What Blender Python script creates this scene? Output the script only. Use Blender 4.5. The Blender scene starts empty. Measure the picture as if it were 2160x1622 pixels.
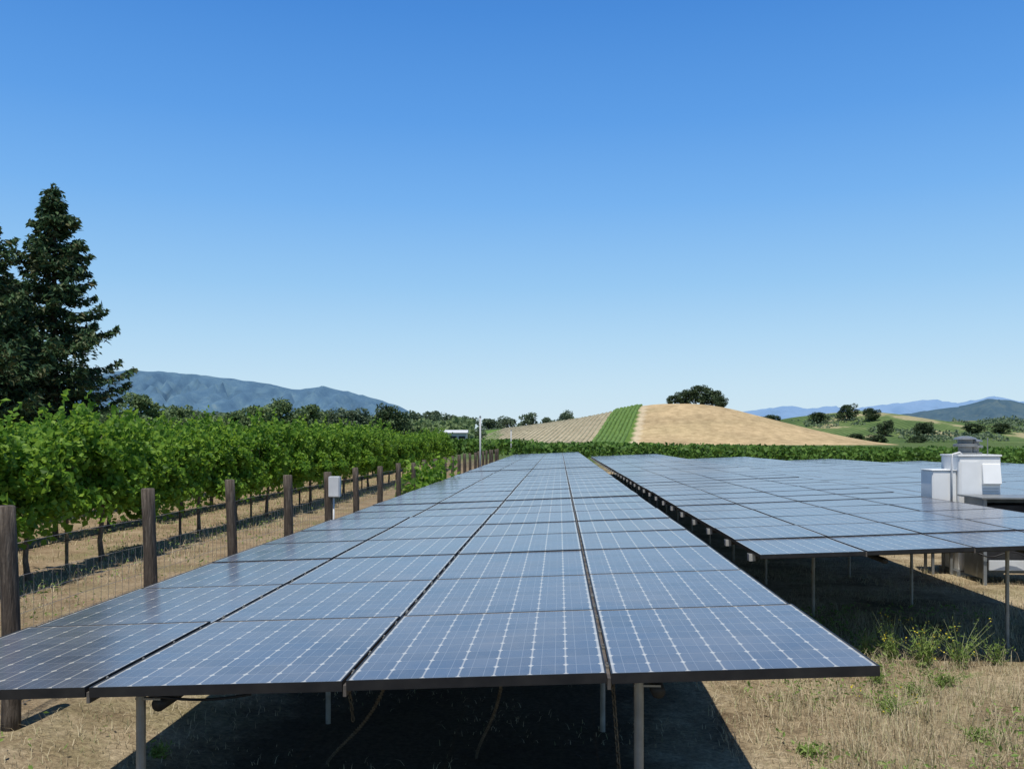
import bpy, bmesh, math, random
import numpy as np
from mathutils import Vector, Matrix, noise
random.seed(7); rng = np.random.default_rng(7)
S = bpy.context.scene; COL = S.collection
F = 1900.0; EYE = 1.95; HZ = 925.0
PSI = math.radians(3.01); CS, SN = math.cos(PSI), math.sin(PSI)

def W(xc, zc):                      # view-aligned ground frame -> world X, Y
    return (xc*CS - zc*SN, xc*SN + zc*CS)
GXS = [-3.45, -2.3, 1.3, 6.0, 30.0]; GZS = [0, -.26, -.28, -.33, -.75]
def gz(x, y):
    k = min(1.0, max(0.0, 1-(y-100)/80))
    return float(np.interp(x, GXS, GZS))*k
def sl(px, z): return (px-1080)/F*z
def hp(py, z): return EYE + (HZ-py)/F*z

# ------------------------------------------------------------ materials
def new_mat(name):
    m = bpy.data.materials.new(name); m.use_nodes = True
    nt = m.node_tree; b = nt.nodes['Principled BSDF']
    return m, nt, b
def N(nt, t, **kw):
    n = nt.nodes.new(t)
    for k, v in kw.items(): setattr(n, k, v)
    return n
def ramp(nt, cols, pos=None):
    r = N(nt, 'ShaderNodeValToRGB'); e = r.color_ramp.elements
    n = len(cols)
    while len(e) < n: e.new(0.5)
    for i, c in enumerate(cols):
        e[i].position = pos[i] if pos else i/(n-1)
        e[i].color = (*c, 1)
    return r
def mat_noise(name, cols, scale=5, rough=.8, bump=0, metal=0, detail=5, pos=None, bscale=None, spec=.3, stretch=None, nrough=.55):
    m, nt, b = new_mat(name)
    tc = N(nt, 'ShaderNodeTexCoord'); src = tc.outputs['Object']
    if stretch:
        mp = N(nt, 'ShaderNodeMapping'); mp.inputs['Scale'].default_value = stretch
        nt.links.new(src, mp.inputs[0]); src = mp.outputs[0]
    no = N(nt, 'ShaderNodeTexNoise'); no.inputs['Scale'].default_value = scale; no.inputs['Detail'].default_value = detail; no.inputs['Roughness'].default_value = nrough
    nt.links.new(src, no.inputs['Vector'])
    r = ramp(nt, cols, pos or [0.3 + 0.4*i/(len(cols)-1) for i in range(len(cols))])
    nt.links.new(no.outputs[0], r.inputs[0]); nt.links.new(r.outputs[0], b.inputs['Base Color'])
    b.inputs['Roughness'].default_value = rough; b.inputs['Metallic'].default_value = metal
    b.inputs['Specular IOR Level'].default_value = spec
    if bump:
        n2 = N(nt, 'ShaderNodeTexNoise'); n2.inputs['Scale'].default_value = bscale or scale*4; n2.inputs['Detail'].default_value = 6
        nt.links.new(src, n2.inputs['Vector'])
        bp = N(nt, 'ShaderNodeBump'); bp.inputs['Strength'].default_value = bump; bp.inputs['Distance'].default_value = .02
        nt.links.new(n2.outputs[0], bp.inputs['Height']); nt.links.new(bp.outputs[0], b.inputs['Normal'])
    return m
def mat_leaf(name, cols, trans=.3, tcol=None):
    m, nt, b = new_mat(name)
    g = N(nt, 'ShaderNodeNewGeometry'); r = ramp(nt, cols)
    nt.links.new(g.outputs['Random Per Island'], r.inputs[0])
    nt.links.new(r.outputs[0], b.inputs['Base Color'])
    b.inputs['Roughness'].default_value = .55; b.inputs['Specular IOR Level'].default_value = .2
    t = N(nt, 'ShaderNodeBsdfTranslucent')
    if tcol: t.inputs[0].default_value = (*tcol, 1)
    else: nt.links.new(r.outputs[0], t.inputs[0])
    mx = N(nt, 'ShaderNodeMixShader'); mx.inputs[0].default_value = trans
    nt.links.new(b.outputs[0], mx.inputs[1]); nt.links.new(t.outputs[0], mx.inputs[2])
    nt.links.new(mx.outputs[0], nt.nodes['Material Output'].inputs[0])
    return m

def mat_panel():
    m, nt, b = new_mat('panel_glass')
    L = nt.links.new
    def M(op, a, c=None):
        n = N(nt, 'ShaderNodeMath', operation=op)
        for i, v in enumerate((a, c)):
            if v is None: continue
            if isinstance(v, (int, float)): n.inputs[i].default_value = v
            else: L(v, n.inputs[i])
        return n.outputs[0]
    uv = N(nt, 'ShaderNodeUVMap'); sp = N(nt, 'ShaderNodeSeparateXYZ'); L(uv.outputs[0], sp.inputs[0])
    u, v = sp.outputs[0], sp.outputs[1]
    a = M('MULTIPLY', M('SUBTRACT', u, .015), 7/.970); c = M('MULTIPLY', M('SUBTRACT', v, .013), 9/.974)
    fa, fc = M('FRACT', a), M('FRACT', c)
    da = M('MINIMUM', fa, M('SUBTRACT', 1.0, fa)); dc = M('MINIMUM', fc, M('SUBTRACT', 1.0, fc))
    gapa = M('LESS_THAN', da, .026); gapc = M('LESS_THAN', dc, .015)
    diam = M('LESS_THAN', M('ADD', M('MULTIPLY', da, 1.05), M('MULTIPLY', dc, .65)), .092)
    bu = M('LESS_THAN', M('ABSOLUTE', M('SUBTRACT', da, .30)), .008)
    out = M('ADD', M('LESS_THAN', u, .013), M('GREATER_THAN', u, .987))
    out = M('ADD', out, M('ADD', M('LESS_THAN', v, .012), M('GREATER_THAN', v, .988)))
    line = M('MINIMUM', 1.0, M('ADD', M('ADD', M('MULTIPLY', gapa, .56), M('MULTIPLY', gapc, .30)), M('ADD', M('MULTIPLY', diam, .75), M('MULTIPLY', out, .6))))
    cmb = N(nt, 'ShaderNodeCombineXYZ'); L(M('FLOOR', a), cmb.inputs[0]); L(M('FLOOR', c), cmb.inputs[1])
    oi = N(nt, 'ShaderNodeObjectInfo'); L(oi.outputs['Random'], cmb.inputs[2])
    wn = N(nt, 'ShaderNodeTexWhiteNoise'); L(cmb.outputs[0], wn.inputs['Vector'])
    cr = ramp(nt, [(.034,.050,.088), (.045,.064,.108), (.054,.075,.122)]); L(wn.outputs[0], cr.inputs[0])
    m1 = N(nt, 'ShaderNodeMix', data_type='RGBA'); L(M('MULTIPLY', bu, .3), m1.inputs[0]); L(cr.outputs[0], m1.inputs[6]); m1.inputs[7].default_value = (.42,.44,.46,1)
    m2 = N(nt, 'ShaderNodeMix', data_type='RGBA'); L(M('MULTIPLY', line, .9), m2.inputs[0]); L(m1.outputs[2], m2.inputs[6]); m2.inputs[7].default_value = (.54,.52,.46,1)
    tc = N(nt, 'ShaderNodeNewGeometry'); no = N(nt, 'ShaderNodeTexNoise'); no.inputs['Scale'].default_value = 1.7; no.inputs['Detail'].default_value = 9; no.inputs['Roughness'].default_value = .72
    L(tc.outputs['Position'], no.inputs['Vector'])
    dr = ramp(nt, [(.08,.08,.08), (.34,.34,.34)], [.33,.72]); L(no.outputs[0], dr.inputs[0])
    m3 = N(nt, 'ShaderNodeMix', data_type='RGBA'); L(dr.outputs[0], m3.inputs[0]); L(m2.outputs[2], m3.inputs[6]); m3.inputs[7].default_value = (.34,.32,.28,1)
    L(m3.outputs[2], b.inputs['Base Color'])
    rr = N(nt, 'ShaderNodeMapRange'); L(no.outputs[0], rr.inputs[0]); rr.inputs[3].default_value = .11; rr.inputs[4].default_value = .28
    L(rr.outputs[0], b.inputs['Roughness']); b.inputs['IOR'].default_value = 1.45
    return m

M_PANEL = mat_panel()
M_BLACK = mat_noise('black_anodised', [(.010,.010,.011), (.022,.021,.020)], 12, .45)
M_RAIL = mat_noise('dusty_rail', [(.04,.036,.032), (.14,.12,.10)], 9, .6)
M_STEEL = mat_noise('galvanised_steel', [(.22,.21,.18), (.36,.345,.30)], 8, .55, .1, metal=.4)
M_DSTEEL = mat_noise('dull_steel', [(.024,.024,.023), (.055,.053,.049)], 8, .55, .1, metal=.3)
M_WHITE = mat_noise('white_enamel', [(.74,.74,.72), (.82,.82,.80)], 3, .4, .03)
M_LGREY = mat_noise('light_grey_paint', [(.50,.51,.51), (.62,.63,.63)], 4, .45)
M_POLE = mat_noise('pale_galvanised_pole', [(.36,.37,.37), (.46,.47,.47)], 4, .5)
M_PEND = mat_noise('pale_rail_end', [(.28,.28,.27), (.42,.42,.40)], 9, .6)
M_GREYM = mat_noise('grey_metal', [(.18,.19,.19), (.29,.30,.30)], 5, .4, .05, metal=.4)
M_DARK = mat_noise('dark_interior', [(.015,.015,.016), (.04,.04,.04)], 5, .7)
M_RUST = mat_noise('dull_rusty_iron', [(.07,.055,.033), (.20,.165,.11)], 30, .85, .3)
M_WOOD = mat_noise('weathered_post_wood', [(.035,.028,.022), (.085,.066,.05), (.17,.14,.11)], 6, .85, .7, stretch=(6,6,.7), bscale=20)
M_WIRE = mat_noise('fence_wire', [(.16,.15,.14), (.26,.25,.24)], 9, .5, metal=.6)
M_BARK = mat_noise('bark', [(.035,.026,.02), (.10,.078,.06)], 7, .9, .8, stretch=(4,4,1))
M_VTRUNK = mat_noise('vine_bark', [(.09,.07,.052), (.22,.18,.135)], 14, .9, .8, stretch=(3,3,1))
M_VINE = mat_leaf('vine_leaf', [(.032,.085,.011), (.072,.165,.016), (.135,.25,.026), (.23,.355,.048)], .42, (.27,.44,.045))
M_VINEF = mat_leaf('far_vine_leaf', [(.046,.108,.018), (.078,.160,.026), (.12,.215,.036)], .3)
M_RED = mat_leaf('redwood_needles', [(.020,.052,.026), (.040,.088,.038), (.075,.135,.052), (.115,.11,.052)], .22)
M_OAK = mat_leaf('oak_leaf', [(.030,.054,.026), (.050,.080,.034), (.075,.105,.044)], .12)
M_GTREE = mat_leaf('green_tree_leaf', [(.090,.138,.064), (.135,.195,.080), (.185,.25,.10)], .3)  # distance haze is mixed into this leaf colour and the bluish one below
M_BTREE = mat_leaf('bluish_tree_leaf', [(.085,.128,.082), (.12,.168,.098), (.155,.20,.112)], .28)
M_STRAW = mat_leaf('dry_grass_blade', [(.24,.18,.105), (.43,.35,.22), (.60,.51,.34), (.52,.45,.28), (.22,.25,.10)], .25)
M_WEED = mat_leaf('weed_leaf', [(.13,.20,.04), (.20,.30,.07), (.31,.39,.12)], .35)
M_FLOWER = mat_leaf('yellow_flower', [(.60,.48,.03), (.70,.58,.06)], .2)
M_STEM = mat_noise('weed_stem', [(.16,.21,.07), (.30,.32,.14)], 8, .7)

# ------------------------------------------------------------ mesh helpers
class MB:
    def __init__(s): s.v = []; s.f = []; s.m = []
    def add(s, vs, fs, mi=0):
        o = len(s.v); s.v += [tuple(v) for v in vs]
        for f in fs: s.f.append(tuple(i+o for i in f)); s.m.append(mi)
    def box(s, x0, x1, y0, y1, z0, z1, mi=0, rot=None):
        vs = [(x, y, z) for z in (z0, z1) for y in (y0, y1) for x in (x0, x1)]
        if rot is not None: vs = [rot @ Vector(v) for v in vs]
        s.add(vs, [(0,2,3,1), (4,5,7,6), (0,1,5,4), (2,6,7,3), (0,4,6,2), (1,3,7,5)], mi)
    def tube(s, pts, rad, n=8, mi=0, closed=False):
        pts = [Vector(p) for p in pts]; k = len(pts)
        rad = rad if isinstance(rad, (list, tuple)) else [rad]*k
        vs = []
        for i, p in enumerate(pts):
            if closed: d = pts[(i+1) % k]-pts[i-1]
            else: d = pts[min(i+1, k-1)]-pts[max(i-1, 0)]
            d.normalize()
            up = Vector((0,0,1)) if abs(d.z) < .9 else Vector((1,0,0))
            a = d.cross(up).normalized(); b = a.cross(d)
            for j in range(n):
                t = 2*math.pi*j/n
                vs.append(p + (a*math.cos(t) + b*math.sin(t))*rad[i])
        fs = []
        for i in range(k if closed else k-1):
            i2 = (i+1) % k
            for j in range(n):
                fs.append((i*n+j, i*n+(j+1) % n, i2*n+(j+1) % n, i2*n+j))
        if not closed:
            fs.append(tuple(range(n-1, -1, -1))); fs.append(tuple((k-1)*n+j for j in range(n)))
        s.add(vs, fs, mi)
    def lathe(s, prof, cx, cy, n=20, mi=0):
        vs = [(cx+r*math.cos(2*math.pi*j/n), cy+r*math.sin(2*math.pi*j/n), z) for r, z in prof for j in range(n)]
        fs = [(i*n+j, i*n+(j+1) % n, (i+1)*n+(j+1) % n, (i+1)*n+j) for i in range(len(prof)-1) for j in range(n)]
        fs.append(tuple(range(n-1, -1, -1))); fs.append(tuple((len(prof)-1)*n+j for j in range(n)))
        s.add(vs, fs, mi)
    def mesh(s, name, mats, smooth=False):
        me = bpy.data.meshes.new(name); me.from_pydata(s.v, [], s.f)
        for m in (mats if isinstance(mats, (list, tuple)) else [mats]): me.materials.append(m)
        me.polygons.foreach_set('material_index', s.m)
        if smooth: me.polygons.foreach_set('use_smooth', [True]*len(s.f))
        me.update(); return me
    def build(s, name, mats, parent=None, smooth=False, bevel=0):
        me = s.mesh(name, mats, smooth)
        if bevel:
            bm = bmesh.new(); bm.from_mesh(me)
            bmesh.ops.bevel(bm, geom=bm.edges[:], offset=bevel, segments=2, affect='EDGES', clamp_overlap=True)
            bm.to_mesh(me); bm.free()
        return link(name, me, parent)
def link(name, me, parent=None):
    o = bpy.data.objects.new(name, me); COL.objects.link(o)
    if parent: o.parent = parent
    return o
def npmesh(name, V, Fc, mat, smooth=False):
    me = bpy.data.meshes.new(name); me.from_pydata(np.asarray(V).tolist(), [], np.asarray(Fc).tolist())
    me.materials.append(mat)
    if smooth: me.polygons.foreach_set('use_smooth', [True]*len(me.polygons))
    me.update(); return me
def tag(o, label=None, cat=None, group=None, kind=None):
    if label: o['label'] = label
    if cat: o['category'] = cat
    if group: o['group'] = group
    if kind: o['kind'] = kind
    return o
def empty(name, loc, label, cat, group=None, rz=0):
    o = bpy.data.objects.new(name, None); COL.objects.link(o); o.empty_display_size = .2
    o.location = loc; o.rotation_euler = (0,0,rz)
    return tag(o, label, cat, group)
def unit(a): return a/np.maximum(np.linalg.norm(a, axis=1, keepdims=True), 1e-9)
def leaf_cloud(C, size, bias=(0,0,.6), aspect=.9, tdir=None):
    C = np.asarray(C, float); n = len(C)
    nr = unit(rng.normal(size=(n,3)) + np.array(bias))
    t = rng.normal(size=(n,3)) if tdir is None else tdir + rng.normal(size=(n,3))*.35
    t = unit(t - nr*np.sum(t*nr, axis=1, keepdims=True)); b = np.cross(nr, t)
    s = (np.asarray(size)*np.ones(n))[:, None]
    V = np.stack([C-.5*s*t, C+.5*s*aspect*b+.08*s*nr, C+.55*s*t-.05*s*nr, C-.5*s*aspect*b+.08*s*nr], axis=1).reshape(-1,3)
    i = np.arange(n)[:, None]*4
    Fc = np.concatenate([i+np.array([[0,1,2]]), i+np.array([[0,2,3]])], axis=0)
    return V, Fc
def cat_clouds(cl):
    V = []; Fc = []; o = 0
    for v, f in cl: V.append(v); Fc.append(f+o); o += len(v)
    return np.concatenate(V), np.concatenate(Fc)

# ------------------------------------------------------------ ground
def graded(a, b, step, far, g=1.25):
    xs = list(np.arange(a, b+1e-6, step)); d = step; x = xs[-1]
    while x < far: d *= g; x += d; xs.append(x)
    d = step; x = xs[0]; pre = []
    while x > -far: d *= g; x -= d; pre.append(x)
    return pre[::-1]+xs
gx = graded(-16, 34, .5, 9000); gy = graded(-4, 62, .5, 9000)
V = []
for y in gy:
    for x in gx:
        h = gz(x, y)
        if -16 < x < 34 and 0 < y < 62: h += .018*noise.noise(Vector((x*.9, y*.9, 0))) + .012*noise.noise(Vector((x*2.3, y*2.3, 3)))
        V.append((x, y, h))
nx = len(gx)
Fc = [(j*nx+i, j*nx+i+1, (j+1)*nx+i+1, (j+1)*nx+i) for j in range(len(gy)-1) for i in range(nx-1)]
def mat_ground():
    m, nt, b = new_mat('dry_ground'); L = nt.links.new
    tc = N(nt, 'ShaderNodeTexCoord')
    def no(sc, d=6, r=.6):
        n = N(nt, 'ShaderNodeTexNoise'); n.inputs['Scale'].default_value = sc; n.inputs['Detail'].default_value = d; n.inputs['Roughness'].default_value = r
        L(tc.outputs['Object'], n.inputs['Vector']); return n.outputs[0]
    r1 = ramp(nt, [(.17,.125,.078), (.35,.28,.18), (.51,.43,.30)], [.36,.49,.63]); L(no(.9, 9, .78), r1.inputs[0])
    r2 = ramp(nt, [(0,0,0), (1,1,1)], [.50,.66]); L(no(.55, 8, .7), r2.inputs[0])
    sp = N(nt, 'ShaderNodeSeparateXYZ'); L(tc.outputs['Object'], sp.inputs[0])
    mb = N(nt, 'ShaderNodeMapRange'); L(sp.outputs[0], mb.inputs[0]); mb.inputs[1].default_value = -2.6; mb.inputs[2].default_value = -5.0; mb.inputs[3].default_value = 0; mb.inputs[4].default_value = .6
    r0 = ramp(nt, [(.14,.098,.062), (.27,.195,.125), (.40,.31,.215)], [.34,.5,.66]); L(no(1.6, 9, .75), r0.inputs[0])
    m0 = N(nt, 'ShaderNodeMix', data_type='RGBA'); L(mb.outputs[0], m0.inputs[0]); L(r1.outputs[0], m0.inputs[6]); L(r0.outputs[0], m0.inputs[7])
    mx = N(nt, 'ShaderNodeMix', data_type='RGBA'); mu = N(nt, 'ShaderNodeMath', operation='MULTIPLY'); L(r2.outputs[0], mu.inputs[0]); mu.inputs[1].default_value = .55
    L(mu.outputs[0], mx.inputs[0]); L(m0.outputs[2], mx.inputs[6]); mx.inputs[7].default_value = (.19,.19,.085,1)
    mr = N(nt, 'ShaderNodeMapRange'); L(sp.outputs[1], mr.inputs[0]); mr.inputs[1].default_value = 62; mr.inputs[2].default_value = 90
    m2 = N(nt, 'ShaderNodeMix', data_type='RGBA'); L(mr.outputs[0], m2.inputs[0]); L(mx.outputs[2], m2.inputs[6]); m2.inputs[7].default_value = (.085,.13,.04,1)
    # shadow beneath the front array deepened by dark brown painted into the ground colour
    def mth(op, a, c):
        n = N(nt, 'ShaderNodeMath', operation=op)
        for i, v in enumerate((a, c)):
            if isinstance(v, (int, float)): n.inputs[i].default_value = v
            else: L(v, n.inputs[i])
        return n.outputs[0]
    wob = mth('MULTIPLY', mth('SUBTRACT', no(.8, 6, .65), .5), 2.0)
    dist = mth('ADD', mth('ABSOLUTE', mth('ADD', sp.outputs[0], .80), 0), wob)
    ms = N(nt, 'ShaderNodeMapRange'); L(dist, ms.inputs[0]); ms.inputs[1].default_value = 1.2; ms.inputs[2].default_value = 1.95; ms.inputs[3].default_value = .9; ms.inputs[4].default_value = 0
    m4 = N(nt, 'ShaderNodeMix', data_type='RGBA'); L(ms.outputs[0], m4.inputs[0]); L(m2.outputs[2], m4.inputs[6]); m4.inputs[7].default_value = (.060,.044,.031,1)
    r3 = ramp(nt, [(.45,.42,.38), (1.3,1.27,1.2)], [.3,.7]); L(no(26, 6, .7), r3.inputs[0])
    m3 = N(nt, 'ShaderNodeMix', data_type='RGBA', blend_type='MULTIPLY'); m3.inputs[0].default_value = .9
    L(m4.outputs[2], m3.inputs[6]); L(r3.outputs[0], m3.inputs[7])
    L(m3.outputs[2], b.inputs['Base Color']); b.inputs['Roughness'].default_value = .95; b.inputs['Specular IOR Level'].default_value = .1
    bp = N(nt, 'ShaderNodeBump'); bp.inputs['Strength'].default_value = 1; bp.inputs['Distance'].default_value = .05
    L(no(14, 8, .7), bp.inputs['Height']); L(bp.outputs[0], b.inputs['Normal'])
    return m
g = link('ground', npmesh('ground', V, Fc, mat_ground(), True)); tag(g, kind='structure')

# ------------------------------------------------------------ dry grass and weeds
def blades(P, hmin, hmax, w, lean):
    n = len(P); P = np.asarray(P, float)
    a = rng.uniform(0, 2*math.pi, n); h = rng.uniform(hmin, hmax, n)
    d = np.stack([np.cos(a), np.sin(a), np.zeros(n)], 1); e = np.stack([-np.sin(a), np.cos(a), np.zeros(n)], 1)
    l = rng.uniform(.2, lean, n)[:, None]; h = h[:, None]
    up = np.array([[0,0,1.0]])
    b0 = P - e*w; b1 = P + e*w; mid = P + up*h*.6 + d*h*l*.4; tip = P + up*h*(1-.25*l) + d*h*l
    V = np.stack([b0, b1, mid+e*w*.7, tip, mid-e*w*.7], 1).reshape(-1,3)
    i = np.arange(n)[:, None]*5
    return V, np.concatenate([i+np.array([[0,1,2]]), i+np.array([[0,2,4]]), i+np.array([[4,2,3]])])
def scatter(n, x0, x1, y0, y1, thr, sc=1.1, seed=0, ybias=1.0):
    P = []
    while len(P) < n:
        x = random.uniform(x0, x1); y = y0+(y1-y0)*random.random()**ybias
        if noise.noise(Vector((x*sc, y*sc, seed)))+.35*noise.noise(Vector((x*sc*3, y*sc*3, seed+9))) + random.uniform(-.25,.25) > thr:
            P.append((x, y, gz(x, y)-.01))
    return P
cl = [blades(scatter(36000, 1.2, 9, 4.2, 17, -.1, ybias=1.5), .03, .11, .0026, 1.7),
      blades(scatter(11000, 1.6, 9, 4.2, 12, .12, 1.3, 5), .08, .28, .0020, 1.1),
      blades(scatter(13000, -7, -2.2, 4.2, 22, -.15, ybias=1.5), .02, .09, .0025, 1.6),
      blades(scatter(900, -2.2, 1.2, 4.0, 9, .2), .02, .07, .0025, 1.5),
      blades(scatter(6000, 6, 9, 9, 40, -.1), .03, .12, .004, 1.4),
      blades(scatter(13000, -13, -6, 8, 40, -.1), .04, .18, .005, 1.2)]
for _ in range(170):                                   # denser straw tufts
    x = random.uniform(1.7, 6.5); y = random.uniform(4.6, 9)
    k = 60; r = random.uniform(.04, .2)
    pts = [(x+random.gauss(0, r), y+random.gauss(0, r), gz(x, y)-.01) for _ in range(k)]
    cl.append(blades(pts, .05, random.uniform(.12, .34), .0022, .9))
V, Fc = cat_clouds(cl)
o = link('dry_grass', npmesh('dry_grass', V, Fc, M_STRAW))
tag(o, 'dry straw coloured grass covering the ground around the solar arrays', 'grass', kind='stuff')
P = scatter(5200, 1.6, 8.5, 4.4, 12, .18, .8, 21); P += scatter(1300, -7, -3, 5, 20, .18, .8, 33); P += scatter(8000, -12, -6.2, 9, 50, -.05, .6, 40)
P = np.array(P); P[:, 2] += rng.uniform(.01, .14, len(P))
V, Fc = leaf_cloud(P, rng.uniform(.02, .065, len(P)), (0,0,1.2), .45)
tag(link('ground_weeds', npmesh('ground_weeds', V, Fc, M_WEED)), 'low green weeds sprouting in patches through the dry grass', 'weeds', kind='stuff')

def weed(px, base_py, hgt, spread, label, flowers=True, nst=16):
    z = EYE*F/(base_py-HZ)
    for _ in range(5):
        x, y = W(sl(px, z), z); z = (EYE-gz(x, y))*F/(base_py-HZ)
    x, y = W(sl(px, z), z)
    r = empty('weed_plant', (x, y, gz(x, y)-.01), label, 'weed')
    st = MB(); LV = []; FL = []; SZ = []
    for i in range(nst):
        a = random.uniform(0, 6.28); l = random.uniform(.1, 1)*spread; h = hgt*random.uniform(.35, 1.15)
        f = lambda t: (math.cos(a)*l*t**1.6, math.sin(a)*l*t**1.6, h*t)
        st.tube([f(t) for t in (0, .3, .6, 1)], [.0034, .003, .0025, .001], 4)
        for k in range(15):
            t = random.uniform(.08, .98); p = f(t)
            LV.append((p[0]+random.gauss(0,.025), p[1]+random.gauss(0,.025), p[2]+random.gauss(0,.02))); SZ.append(random.uniform(.03, .095)*(1.15-.75*t))
        if random.random() < .4:
            for k in range(4): p = f(1); FL.append((p[0]+random.gauss(0,.014), p[1]+random.gauss(0,.014), p[2]+random.gauss(0,.02)))
    st.build('stems', M_STEM, r)
    cl_ = [leaf_cloud(LV, np.array(SZ), (0,0,.6), .26)]
    if flowers and FL: cl_.append(leaf_cloud(FL, rng.uniform(.012, .020, len(FL)), (0,0,1), .9))
    V, Fc = cat_clouds(cl_); me = npmesh('leaves', V, Fc, M_WEED); me.materials.append(M_FLOWER)
    nl = 4*len(LV); me.polygons.foreach_set('material_index', [1 if p.vertices[0] >= nl else 0 for p in me.polygons])
    link('leaves', me, r)
weed(1880, 1395, .48, .28, 'wispy green weed with yellow flowers at the left of the clump by the shadow edge', nst=24)
weed(1950, 1404, .44, .40, 'bushiest green weed in the middle of the yellow-flowered clump', nst=40)
weed(2025, 1408, .46, .34, 'wispy green yellow-flowered weed on the right side of the clump', nst=28)
weed(2105, 1402, .28, .28, 'short green weed between the clump and the right edge of the photo', False, 14)
weed(1990, 1445, .17, .36, 'low green weed in front of the yellow-flowered clump', False, 26)
weed(1830, 1385, .30, .2, 'thin weed at the left end of the clump beside the shadow', False, 14)
weed(335, 1592, .11, .10, 'small leafy green weed beside the front left steel post', False, 10)
weed(1875, 1500, .16, .34, 'low sprawling weed in the sunlit dry grass at right foreground', True, 26)
weed(1930, 1468, .13, .28, 'wispy weed between the flowered clump and the sprawling foreground weed', False, 18)
weed(1850, 1440, .15, .24, 'small weed just right of the nearest array corner', False, 14)
weed(2060, 1560, .12, .24, 'low weed toward the bottom right corner of the photo', False, 14)
weed(1700, 1590, .09, .2, 'small flat weed beside the front array shadow edge', False, 12)

# ------------------------------------------------------------ solar arrays
PW, PD, GX, GY, TILT = 1.021, 1.300, .016, .004, .041
PH = .040
def glass_mesh(framed):
    me = bpy.data.meshes.new('solar_panel')
    i = .005 if framed else 0.0
    z0, z1 = (.005, .0375) if framed else (0, .040)
    vs = [(x, y, z) for z in (z0, z1) for y in (i, PD-i) for x in (i, PW-i)]
    fs = [(0,2,3,1), (4,5,7,6), (0,1,5,4), (2,6,7,3), (0,4,6,2), (1,3,7,5)]
    mi = [1, 0 if framed else 1, 1, 1, 1, 1]
    if not framed:
        e = .006; vs += [(e, e, .043), (PW-e, e, .043), (PW-e, PD-e, .043), (e, PD-e, .043)]; fs.append((8,9,10,11)); mi.append(0)
    me.from_pydata(vs, [], fs); me.materials.append(M_PANEL); me.materials.append(M_BLACK)
    me.polygons.foreach_set('material_index', mi)
    ul = me.uv_layers.new(name='UVMap')
    for p in me.polygons:
        for li in p.loop_indices:
            c = me.vertices[me.loops[li].vertex_index].co; ul.data[li].uv = (c.x/PW, c.y/PD)
    return me
G_FR, G_PL = glass_mesh(True), glass_mesh(False)
fb = MB(); e = .007
fb.box(0, PW, 0, e, 0, PH); fb.box(0, PW, PD-e, PD, 0, PH); fb.box(0, e, e, PD-e, 0, PH); fb.box(PW-e, PW, e, PD-e, 0, PH)
FRAME = fb.mesh('panel_frame', M_BLACK)
ROT = Matrix.Rotation(-TILT, 4, 'Y')
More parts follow.
